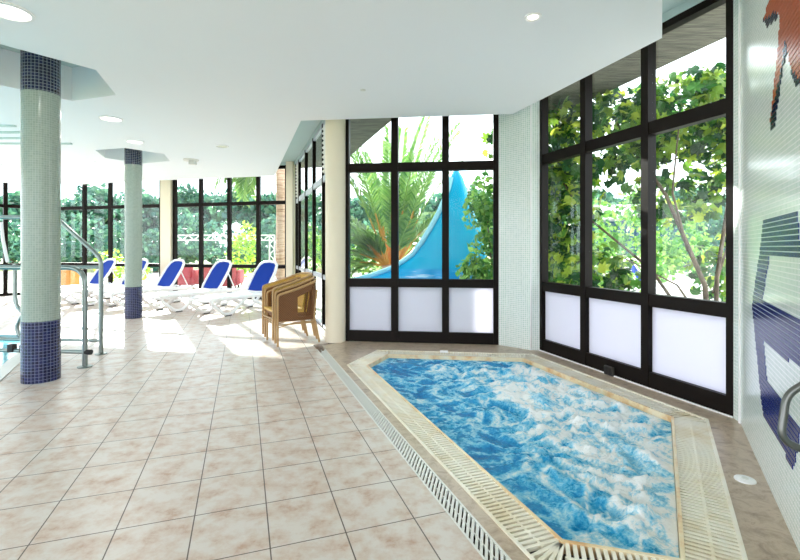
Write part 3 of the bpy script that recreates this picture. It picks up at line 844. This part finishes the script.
# ------------------------------------------------------------------ rattan chairs
def chair():
    t = empty('rattan_armchair')
    y = .285; h = .76; zs = .41
    for s in (-1, 1):
        MB().tube([(.0, s * y, 0), (.0, s * y, h - .04)], .016, 10).build('leg', M['cane'], t, smooth=True)
        MB().tube([(.645, s * (y - .02), 0), (.56, s * (y - .02), zs), (.60, s * (y - .01), .80)], .016, 10).build('leg', M['cane'], t, smooth=True)
    # top rail: arm - back - arm
    path = [(0, -y, h - .05), (.012, -y, h - .015), (.05, -y, h), (.30, -y, h + .07), (.52, -y + .01, h + .145), (.60, -y + .06, h + .17), (.64, -.12, h + .18), (.645, 0, h + .182),
            (.64, .12, h + .18), (.60, y - .06, h + .17), (.52, y - .01, h + .145), (.30, y, h + .07), (.05, y, h), (.012, y, h - .015), (0, y, h - .05)]
    MB().tube(path, .019, 10).build('arm_rail', M['cane'], t, smooth=True)
    # woven shell panels
    def topz(x): return h + max(0, (x - .05)) * .29
    sh = MB()
    def slab(pts, nrm=(0, 1, 0), th=.014):
        nn = Vector(nrm) * th / 2; m = len(pts)
        v = [Vector(p) - nn for p in pts] + [Vector(p) + nn for p in pts]
        sh.add(v, [tuple(range(m - 1, -1, -1)), tuple(range(m, 2 * m))] + [(i, (i + 1) % m, m + (i + 1) % m, m + i) for i in range(m)])
    zb = .36
    for s in (-1, 1):
        Y = s * (y - .012)
        slab([(.012, Y, zb), (.30, Y, zb), (.30, Y, topz(.30)), (.05, Y, topz(.05)), (.012, Y, h - .03)])
        slab([(.30, Y, topz(.30) - .13), (.52, Y, topz(.52) - .10), (.52, Y, topz(.52)), (.30, Y, topz(.30))])
        slab([(.30, Y, zb), (.54, Y, zb), (.545, Y, zb + .05), (.30, Y, zb + .05)])
        slab([(.51, Y, zb + .05), (.545, Y, zb + .05), (.58, Y, topz(.56) - .03), (.52, Y, topz(.52) - .10)])
    bk = [(.52, -y + .02), (.60, -y + .07), (.635, -.12), (.64, 0), (.635, .12), (.60, y - .07), (.52, y - .02)]
    for (x0, y0), (x1, y1) in zip(bk[:-1], bk[1:]):
        e = Vector((x1 - x0, y1 - y0, 0)).normalized(); nn = (e.y, -e.x, 0)
        lean = .09
        slab([(x0 - lean, y0, zb), (x1 - lean, y1, zb), (x1, y1, h + .165), (x0, y0, h + .155)], nn)
    sh.build('woven_shell', M['weave'], t)
    MB().box((.28, 0, zs), (.54, 2 * y - .05, .04)).build('seat', M['weave'], t, bevel=.012)
    st = MB()
    for s in (-1, 1):
        st.tube([(.0, s * y, .31), (.585, s * (y - .02), .31)], .010, 8)
        st.tube([(.0, s * y, .27), (.25, s * y, .33), (.57, s * (y - .02), .33)], .008, 8)
    st.tube([(0, -y, .30), (0, y, .30)], .010, 8)
    st.build('stretcher', M['cane'], t, smooth=True)
    return t
ch0 = chair(); cax = Vector((.856, .516)); cay = Vector((-.516, .856))
corg = Vector((-1.778, 6.60)) + cay * .285
clabs = ['bottom rattan armchair of the stack of three beside the round pillar', 'middle rattan armchair of the stack of three beside the round pillar', 'topmost sunlit-painted rattan armchair of the stack of three beside the round pillar']
for k in range(3):
    o = ch0 if k == 0 else copy_tree(ch0)
    if k == 2:
        for c in o.children:
            if c.name.startswith(('woven_shell', 'seat')):
                c.data = c.data.copy(); c.data.materials[0] = M['sunlitweave']
    p = corg - cax * (.028 * k) + cay * (.022 * k)
    o.location = (p.x, p.y, .046 * k); o.rotation_euler = (0, 0, math.atan2(.516, .856))
    tag(o, clabs[k], 'armchair', 'stacked rattan armchairs')

# ------------------------------------------------------------------ outdoors
def ground(name, poly, z, mat): return struct(filled(name, [Vector(p) for p in poly], [], z, mat))
ground('ground', [(-90, -60), (90, -60), (90, 110), (-90, 110)], -.45, M['lawn'])
terr = [(-80, 4), (-13.4, 4), FL + Vector((-.15, .1)), FV + Vector((-.1, .15)), FC + Vector((.06, .12)), SD + Vector((.12, .2)), A + Vector((.0, .1)), B + Vector((.05, .12)), C0 + Vector((.1, .05)), C1 + Vector((.12, 0)), MW + Vector((.2, -.1)), (5, -3), (60, -10), (60, 26), (-80, 26)]
ground('ground_terrace', terr, -.02, M['paving'])

# blue slide fin seen through the garden window
sld = empty('water_slide', (0, 10.4, 0))
def slide():
    Y = 10.4
    prof = [(349, 492, 296), (349, 492, 281), (372, 491, 275), (390, 490, 268.5), (403, 488, 261), (412, 486, 254), (422, 483, 241), (431, 480, 226), (438, 474, 213), (444, 469, 199), (448.5, 466, 187), (450.5, 463, 178), (452, 460, 173), (454, 458, 170)]
    mb = MB(); seg = 28; rings = []
    for i, (xl, xr, y) in enumerate(prof):
        a0, a1 = at(xl, y, Y), at(xr, y, Y); cx = (a0.x + a1.x) / 2; hw = (a1.x - a0.x) / 2
        b = .10 + .16 * min(1, hw)
        z = a0.z if i else 0.0
        rings.append([(cx + math.copysign(abs(math.cos(2 * PI * k / seg)) ** .7, math.cos(2 * PI * k / seg)) * hw, b * math.sin(2 * PI * k / seg), z) for k in range(seg)])
    def loft(rs):
        m = MB(); v = [p for R_ in rs for p in R_]; f = []
        for i in range(len(rs) - 1):
            for k in range(seg): f.append((i * seg + k, i * seg + (k + 1) % seg, (i + 1) * seg + (k + 1) % seg, (i + 1) * seg + k))
        f += [tuple(range(seg - 1, -1, -1)), tuple((len(rs) - 1) * seg + k for k in range(seg))]
        return m.add(v, f)
    loft(rings[3:]).build('chute_fin', M['slide'], sld, smooth=True)
    loft(rings[:4]).build('chute_foot', M['slidestreak'], sld, smooth=True)
    ed = [at(xl, y, Y) - Vector((0, Y, 0)) for xl, xr, y in prof[1:12]]
    MB().tube([e + Vector((0, -.12, .0)) for e in ed], .055, 8).build('edge_lip', M['slideedge'], sld, smooth=True)
    MB().box((at(420, 285, Y).x, -.5, .35), (3.4, .7, .74)).build('splash_basin', M['slidestreak'], sld, bevel=.05)
slide()
tag(sld, 'tall pointed blue water slide outside the garden window', 'water slide')

def leaf(mb, c, size, nrm, up, kind):
    u = up - nrm * up.dot(nrm)
    if u.length < 1e-3: u = nrm.orthogonal()
    u.normalize(); r = u.cross(nrm)
    if kind == 'lobed':
        pr = [(0, -.5, 0), (.22, -.38, .03), (.45, -.12, -.05), (.25, -.02, .04), (.42, .28, -.06), (.15, .2, .04), (0, .55, -.06), (-.15, .2, .04), (-.42, .28, -.06), (-.25, -.02, .04), (-.45, -.12, -.05), (-.22, -.38, .03)]
        v = [c + r * (a * size) + u * (b * size) + nrm * (d * size) for a, b, d in pr]
        mb.add(v + [c + nrm * .06 * size], [(12, i, (i + 1) % 12) for i in range(12)])
    else:
        k = .26 if kind == 'narrow' else .36
        v = [c - u * size * .5, c + r * size * k - nrm * size * .08, c + u * size * .5 - nrm * size * .08, c - r * size * k - nrm * size * .08, c + nrm * 0]
        mb.add(v[:4], [(0, 1, 2), (0, 2, 3)])
def rnd_dir(rg):
    while True:
        v = Vector((rg.uniform(-1, 1), rg.uniform(-1, 1), rg.uniform(-1, 1)))
        if .05 < v.length < 1: return v.normalized()
def leaf_cloud(mb, blobs, n, size, kind, rg, shell=.55):
    tot = sum(b[1].x * b[1].y * b[1].z for b in blobs)
    for c, r in blobs:
        for _ in range(max(4, int(n * (r.x * r.y * r.z) / tot))):
            d = rnd_dir(rg); rad = rg.uniform(shell, 1.0)
            p = c + Vector((d.x * r.x, d.y * r.y, d.z * r.z)) * rad
            nn = (d * .5 + rnd_dir(rg) * .8 + Vector((0, 0, .3))).normalized()
            leaf(mb, p, size * rg.uniform(.5, 1.35), nn, rnd_dir(rg) + Vector((0, 0, -.4)), kind)
def frond(mb, st, base, az, tilt, L, droop, rg, w=.34, n=66, thick=.03):
    """arching feather palm leaf"""
    pts = []; p = Vector(base); el = tilt
    h = Vector((math.cos(az), math.sin(az), 0)); step = L / 16
    for i in range(17):
        pts.append(p.copy()); p = p + (h * math.cos(el) + Vector((0, 0, math.sin(el)))) * step; el -= droop / 16 * (.4 + 1.2 * i / 16)
    k0 = 7
    st.tube(pts[:k0], [thick * (1 - .85 * i / 16) for i in range(k0)], 6)
    mb.tube(pts[k0 - 1:], [thick * (1 - .85 * i / 16) for i in range(k0 - 1, 17)], 5)
    for j in range(n):
        t = .26 + .74 * j / n; x = t * 16; i = min(15, int(x)); q = pts[i].lerp(pts[i + 1], x - i); tg = (pts[i + 1] - pts[i]).normalized()
        side = tg.cross(Vector((0, 0, 1)));
        if side.length < .05: side = Vector((-h.y, h.x, 0))
        side.normalize(); upv = side.cross(tg)
        ll = w * (1.15 - abs(t - .45) * 1.1) * rg.uniform(.85, 1.1)
        for s in (-1, 1):
            dr_ = (side * s * .8 + tg * .75 + upv * rg.uniform(.0, .35)).normalized()
            e = q + dr_ * ll + Vector((0, 0, -.12 * ll)); m = q.lerp(e, .45) ; wv = tg * .021 * (1 + w)
            mb.add([q - wv * .6, m - wv, e, m + wv], [(0, 1, 2, 3)])
def palm(loc, n, L, base_h, label, trunk_r, rg, tilt=(.25, 1.45), droop=(.5, 1.2), w=.42, az=None, group=None, name='feather_palm'):
    t = empty(name, loc)
    MB().tube([(0, 0, -.4), (.02, 0, base_h * .5), (0, 0, base_h)], [trunk_r * 1.15, trunk_r, trunk_r * 1.05], 12).build('trunk', M['palmbark'], t, smooth=True)
    for k in range(n):
        mb, st = MB(), MB()
        a = (k * 2.399 + rg.uniform(-.2, .2)) if az is None else rg.uniform(*az)
        u = k / n
        tl = tilt[1] + (tilt[0] - tilt[1]) * u + rg.uniform(-.1, .1)
        b = Vector((math.cos(a) * trunk_r * .6, math.sin(a) * trunk_r * .6, base_h - .05 + .1 * (1 - u)))
        Lk = L * rg.uniform(.85, 1.08)
        if az is None and tl < 1.2:
            if math.cos(a) < -.45: Lk *= .55
            if math.sin(a) < -.2: Lk *= .5
        if az is None and math.sin(a) < -.3 and tl < 1.0: continue
        frond(mb, st, b, a, tl, Lk, droop[0] + (droop[1] - droop[0]) * u, rg, w)
        f = mb.build('frond', M['palmleaf'], t); st.build('frond_stem', M['frondbase'], f, smooth=True)
    return tag(t, label, 'palm tree', group)
rg = random.Random(5)
palm((-.22, 12.6, 0), 84, 3.9, .95, 'bushy feather palm with orange stems outside the garden window', .28, rg, tilt=(.15, 1.42), droop=(.35, 1.3))
palm((-3.95, 15.0, 0), 18, 2.6, 5.1, 'tall palm with bare pinkish trunk outside the far windows', .15, random.Random(8), tilt=(-.6, .15), droop=(1.0, 1.35), w=.5, az=(2.5, 3.7))

def bush(name, loc, blobs, n, size, kind, mat, label, cat, rg, stems=(), group=None):
    t = empty(name, loc); mb = MB(); leaf_cloud(mb, blobs, n, size, kind, rg); mb.build('foliage', mat, t)
    if stems:
        sb = MB()
        for pts, r0 in stems: sb.tube(pts, [r0 * .62 * (1 - .6 * i / (len(pts) - 1)) for i in range(len(pts))], 8)
        sb.build('branches', M['bark'], t, smooth=True)
    return tag(t, label, cat, group)
V = Vector
bush('leafy_shrub', (1.75, 8.75, 0), [(V((-.1, 0, 2.35)), V((.42, .4, .55))), (V((-.3, 0, 2.1)), V((.3, .3, .35))), (V((-.38, 0, .9)), V((.3, .3, .4))), (V((.2, .1, 2.0)), V((.5, .45, .8))), (V((.1, 0, 1.2)), V((.62, .45, .6))), (V((-.25, -.1, .95)), V((.35, .35, .35))), (V((.0, 0, .5)), V((.5, .45, .5)))],
     1900, .13, 'plain', M['shrubleaf'], 'leafy green shrub outside the right pane of the garden window', 'shrub', random.Random(3),
     [([(0, 0, -.2), (.05, 0, .8), (-.1, 0, 2.3)], .04), ([(.02, 0, .3), (.25, .1, 1.2), (.35, .1, 2.2)], .03)])
bush('leafy_shrub', (.4, 13.9, 0), [(V((0, 0, 1.2)), V((2.6, .7, 1.0))), (V((-2.2, .2, 1.4)), V((1.2, .7, 1.0)))], 1500, .17, 'plain', M['shrubleaf'], 'low hedge of green bushes behind the blue slide and palm', 'hedge', random.Random(4))
# fig tree outside the tall window
stems = [([(0, 0, -.4), (-.05, .05, .9), (-.45, .3, 2.2), (-1.0, .7, 3.4)], .07), ([(.05, 0, -.4), (.15, .1, 1.0), (.5, .3, 2.4), (.8, .5, 3.6)], .06), ([(0, .1, 0), (-.5, .6, 1.1), (-1.3, 1.2, 2.0), (-1.7, 1.6, 2.9)], .045),
         ([(-.2, .2, 1.4), (-.6, -.1, 2.2), (-.7, -.4, 3.0)], .035), ([(.1, .1, .8), (.6, .5, 1.5), (1.2, .9, 2.2)], .035), ([(-.05, 0, .3), (-.35, .2, .9), (-1.0, .5, 1.3)], .03)]
bush('fig_tree', (4.35, 6.35, 0), [(V((-1.1, .8, 3.2)), V((1.1, .8, .75))), (V((-1.9, 1.9, 3.3)), V((.9, .8, .8))), (V((.3, -.1, 3.5)), V((.8, .5, .5))), (V((-.3, .2, 3.3)), V((.9, .7, .7))), (V((.6, .3, 2.9)), V((.7, .7, .7))), (V((-1.6, 1.6, 2.2)), V((.8, .7, 1.0))), (V((-1.2, 1.0, .9)), V((.7, .6, .7))),
     (V((.75, .75, 1.1)), V((.55, .5, .6))), (V((-.1, .7, 2.2)), V((.8, .6, .45))), (V((-1.25, 2.5, 1.6)), V((.75, .8, 1.5)))],
     4200, .19, 'lobed', M['figleaf'], 'large leaved fig tree filling the view through the tall window', 'tree', random.Random(6), stems)
bush('leafy_shrub', (3.95, 10.1, 0), [(V((0, 0, 1.0)), V((1.0, .8, 1.1))), (V((-.7, .3, 2.2)), V((.7, .6, 1.0))), (V((1.2, .6, .5)), V((.8, .6, .5)))], 1200, .17, 'plain', M['shrubleaf'], 'dense green bush behind the fig tree in the tall window', 'shrub', random.Random(9))

bush('leafy_shrub', (8.2, 15.6, 0), [(V((0, 0, 1.0)), V((1.6, .9, 1.1))), (V((-1.3, .2, 1.9)), V((.9, .8, 1.3))), (V((1.5, .3, 1.6)), V((1.1, .8, 1.2))), (V((.3, .3, 2.8)), V((1.0, .8, .9)))], 2200, .22, 'plain', M['shrubleaf'], 'broad green garden bush in front of the white pavilion', 'shrub', random.Random(31))
bush('leafy_shrub', (12.6, 18.2, 0), [(V((0, 0, 1.2)), V((1.7, .9, 1.3))), (V((.9, .2, 2.4)), V((1.2, .8, 1.1))), (V((-1.0, .2, 2.2)), V((1.0, .8, 1.0)))], 1800, .24, 'plain', M['treeleaf'], 'tall bluish green bush at the far end of the white pavilion', 'shrub', random.Random(32))
# distant trees
def tree_proto(name, mat, seed, n=3000):
    g = random.Random(seed); t = empty(name)
    mb = MB(); bl = [(V((g.uniform(-1.5, 1.5), g.uniform(-1.2, 1.2), g.uniform(1.6, 4.6))), V((g.uniform(1.0, 1.7), g.uniform(1.0, 1.6), g.uniform(.8, 1.3)))) for _ in range(9)] + [(V((g.uniform(-1.6, 1.6), g.uniform(-.8, .8), .9)), V((1.2, 1.0, .9))) for _ in range(3)]
    leaf_cloud(mb, bl, n, .46, 'plain', g, .4); mb.build('crown', mat, t)
    MB().tube([(0, 0, -.45), (.1, 0, 1.5), (0, .1, 3.2)], [.2, .15, .08], 10).build('trunk', M['bark'], t, smooth=True)
    return t
T1 = tree_proto('garden_tree', M['treeleaf'], 21); T2 = tree_proto('garden_tree', M['treeleaf'], 22)
tspots = [(-37 + 6.6 * k, 32 + (k * 7 % 3) * .4, (1.0, 1.06, .98)[k % 3]) for k in range(11)] + [(-44 + 8.6 * k, 41.5, 1.3) for k in range(10)]
for i, (x, y, s) in enumerate(tspots):
    o = (T1, T2)[i] if i < 2 else copy_tree((T1, T2)[i % 2])
    o.location = (x, y, -.02); o.scale = (s, s, s * .98); o.rotation_euler = (0, 0, i * 1.3)
    tag(o, 'bluish green garden tree in the distant row beyond the terrace', 'tree', 'distant garden trees')
bush('lime_bush', (-6.0, 17.2, 0), [(V((0, 0, 1.1)), V((.6, .5, .85))), (V((.15, .1, 1.9)), V((.5, .45, .6))), (V((-.3, 0, .6)), V((.5, .5, .5)))], 750, .15, 'plain', M['limeleaf'], 'bright lime green bush outside the far windows', 'shrub', random.Random(12), [([(0, 0, -.1), (.03, 0, .5), (.05, .02, 1.0)], .05)])
bush('lime_bush', (-11.2, 17.5, 0), [(V((0, 0, .7)), V((.6, .5, .75))), (V((.9, .2, .5)), V((.5, .4, .5)))], 500, .15, 'plain', M['limeleaf'], 'yellowish green bush outside the far windows behind the handrail', 'shrub', random.Random(13), [([(0, 0, -.1), (.03, 0, .5), (.05, .02, 1.0)], .05)])
bush('garden_hedge', (-12.5, 25.5, 0), [(V((-13 + 1.9 * k, .3 * (k % 2), 1.2 + .5 * (k * 5 % 3))), V((1.5, .9, 1.3))) for k in range(15)], 5200, .30, 'plain', M['treeleaf'], 'long uneven bluish green hedge beyond the terrace and truss frame', 'hedge', random.Random(33))
# white truss frame
def truss():
    t = empty('truss_frame', (0, 18, 0)); Y = 18
    z0, z1 = 1.72, 1.92; xa, xb = at(165, 240, Y).x, at(275, 240, Y).x
    mb = MB()
    mb.beam((xa, 0, z0), (xb, 0, z0), .05, .04); mb.beam((xa, 0, z1), (xb, 0, z1), .05, .04)
    k = int((xb - xa) / .22)
    for i in range(k):
        x = xa + (xb - xa) * i / k; x2 = xa + (xb - xa) * (i + 1) / k
        mb.beam((x, 0, z0 if i % 2 else z1), (x2, 0, z1 if i % 2 else z0), .03, .03)
    mb.build('top_beam', M['white'], t)
    for x in (xa + .1, xb - .12):
        mb = MB(); 
        for s in (-.1, .1): mb.beam((x + s, 0, -.02), (x + s, 0, z1), .04, .04, (0, 1, 0))
        for i in range(8): mb.beam((x - .1 if i % 2 else x + .1, 0, .1 + i * .21), (x + .1 if i % 2 else x - .1, 0, .31 + i * .21), .025, .025, (0, 1, 0))
        mb.build('post', M['white'], t)
    tag(t, 'white lattice truss frame standing on the terrace beyond the far windows', 'frame')
truss()
# red seats and blue loungers outdoors
def red_seat(x, y, rz, label):
    t = empty('padded_seat', (x, y, -.02), rz)
    MB().box((0, 0, .28), (1.1, .75, .34)).build('seat', M['red'], t, bevel=.07)
    MB().box((0, .36, .62), (1.1, .18, .5)).build('backrest', M['red'], t, bevel=.07)
    for s in (-1, 1): MB().box((s * .6, 0, .42), (.16, .8, .5)).build('armrest', M['red'], t, bevel=.06)
    for s in (-1, 1):
        for q in (-.3, .3): MB().box((s * .5, q, .055), (.07, .07, .12)).build('leg', M['rubber'], t)
    tag(t, label, 'armchair', 'red seats on the terrace')
red_seat(at(186, 280, 16.5).x, 16.5, 2.9, 'red padded outdoor seat seen through the far glass, left of the mullion')
red_seat(at(222, 280, 15.9).x, 15.9, 3.3, 'red padded outdoor seat seen through the far glass, right of the mullion')
for (x, y, rz, lab) in ((-5.1, 15.6, .6, 'white lounger with blue back outside on the terrace below the lime bush'),
                        (6.7, 11.6, 2.3, 'white lounger with blue back outside, seen low through the tall window'),
                        (8.3, 12.4, 2.3, 'white lounger with blue back outside, farther one through the tall window')):
    o = copy_tree(L0); o.location = (x, y, -.02); o.rotation_euler = (0, 0, rz); tag(o, lab, 'sun lounger', 'loungers outside on the terrace')
pl = empty('wooden_planter', (at(68, 276, 16).x, 16, -.02))
MB().box((0, 0, .32), (.5, .5, .64)).build('box', M['orange'], pl, bevel=.02)
MB().box((0, 0, .66), (.58, .58, .06)).build('top_rim', M['orange'], pl, bevel=.01)
tag(pl, 'orange brown wooden box outside the far windows, seen right of the nearest column', 'planter')
# pool bar / pavilion far right
pv_ = empty('garden_pavilion', (15.5, 25.0, -.02), -.2)
MB().box((0, 0, 3.35), (13, 3.2, .75)).build('roof_fascia', M['white'], pv_, bevel=.03)
MB().box((0, 1.2, 1.5), (12.4, .2, 3.0)).build('rear_boards', M['bluewall'], pv_)
for k in range(4): MB().box((-6 + k * 4, -1.4, 1.5), (.2, .2, 3.0)).build('post', M['cream'], pv_)
MB().box((0, -1.2, .5), (11.6, .4, 1.0)).build('counter', M['cream'], pv_, bevel=.02)
tag(pv_, 'low garden pavilion with white fascia and blue boards behind the fig tree', 'pavilion')

# ------------------------------------------------------------------ light
w = bpy.data.worlds.new('World'); S.world = w; w.use_nodes = True
nt = w.node_tree; nt.nodes.clear()
bg = nt.nodes.new('ShaderNodeBackground'); wo = nt.nodes.new('ShaderNodeOutputWorld')
bg.inputs[0].default_value = (.89, .93, 1.0, 1); bg.inputs[1].default_value = 2.4
nt.links.new(bg.outputs[0], wo.inputs[0])
su = bpy.data.lights.new('Sun', 'SUN'); su.energy = 7.5; su.angle = math.radians(.6); su.color = (1, .96, .88)
so = bpy.data.objects.new('Sun', su); COL.objects.link(so)
sd = Vector((-.48, .80, .36)).normalized()
so.rotation_euler = sd.to_track_quat('Z', 'Y').to_euler()

# ------------------------------------------------------------------ camera and view
cam = bpy.data.cameras.new('Camera'); co = bpy.data.objects.new('Camera', cam); COL.objects.link(co)
cam.sensor_width = 36; cam.lens = F / 800 * 36; cam.shift_y = (HY - 280) / 800; cam.clip_start = .05; cam.clip_end = 400
co.location = (0, 0, E); co.rotation_euler = (PI / 2, 0, 0)
S.camera = co
vs = S.view_settings
vs.view_transform = 'Standard'; vs.look = 'None'; vs.exposure = 0.92; vs.gamma = 1.0; vs.use_curve_mapping = False
S.cycles.max_bounces = 12; S.cycles.diffuse_bounces = 6; S.cycles.transparent_max_bounces = 24; S.cycles.use_denoising = True
S.cycles.caustics_reflective = False; S.cycles.caustics_refractive = False
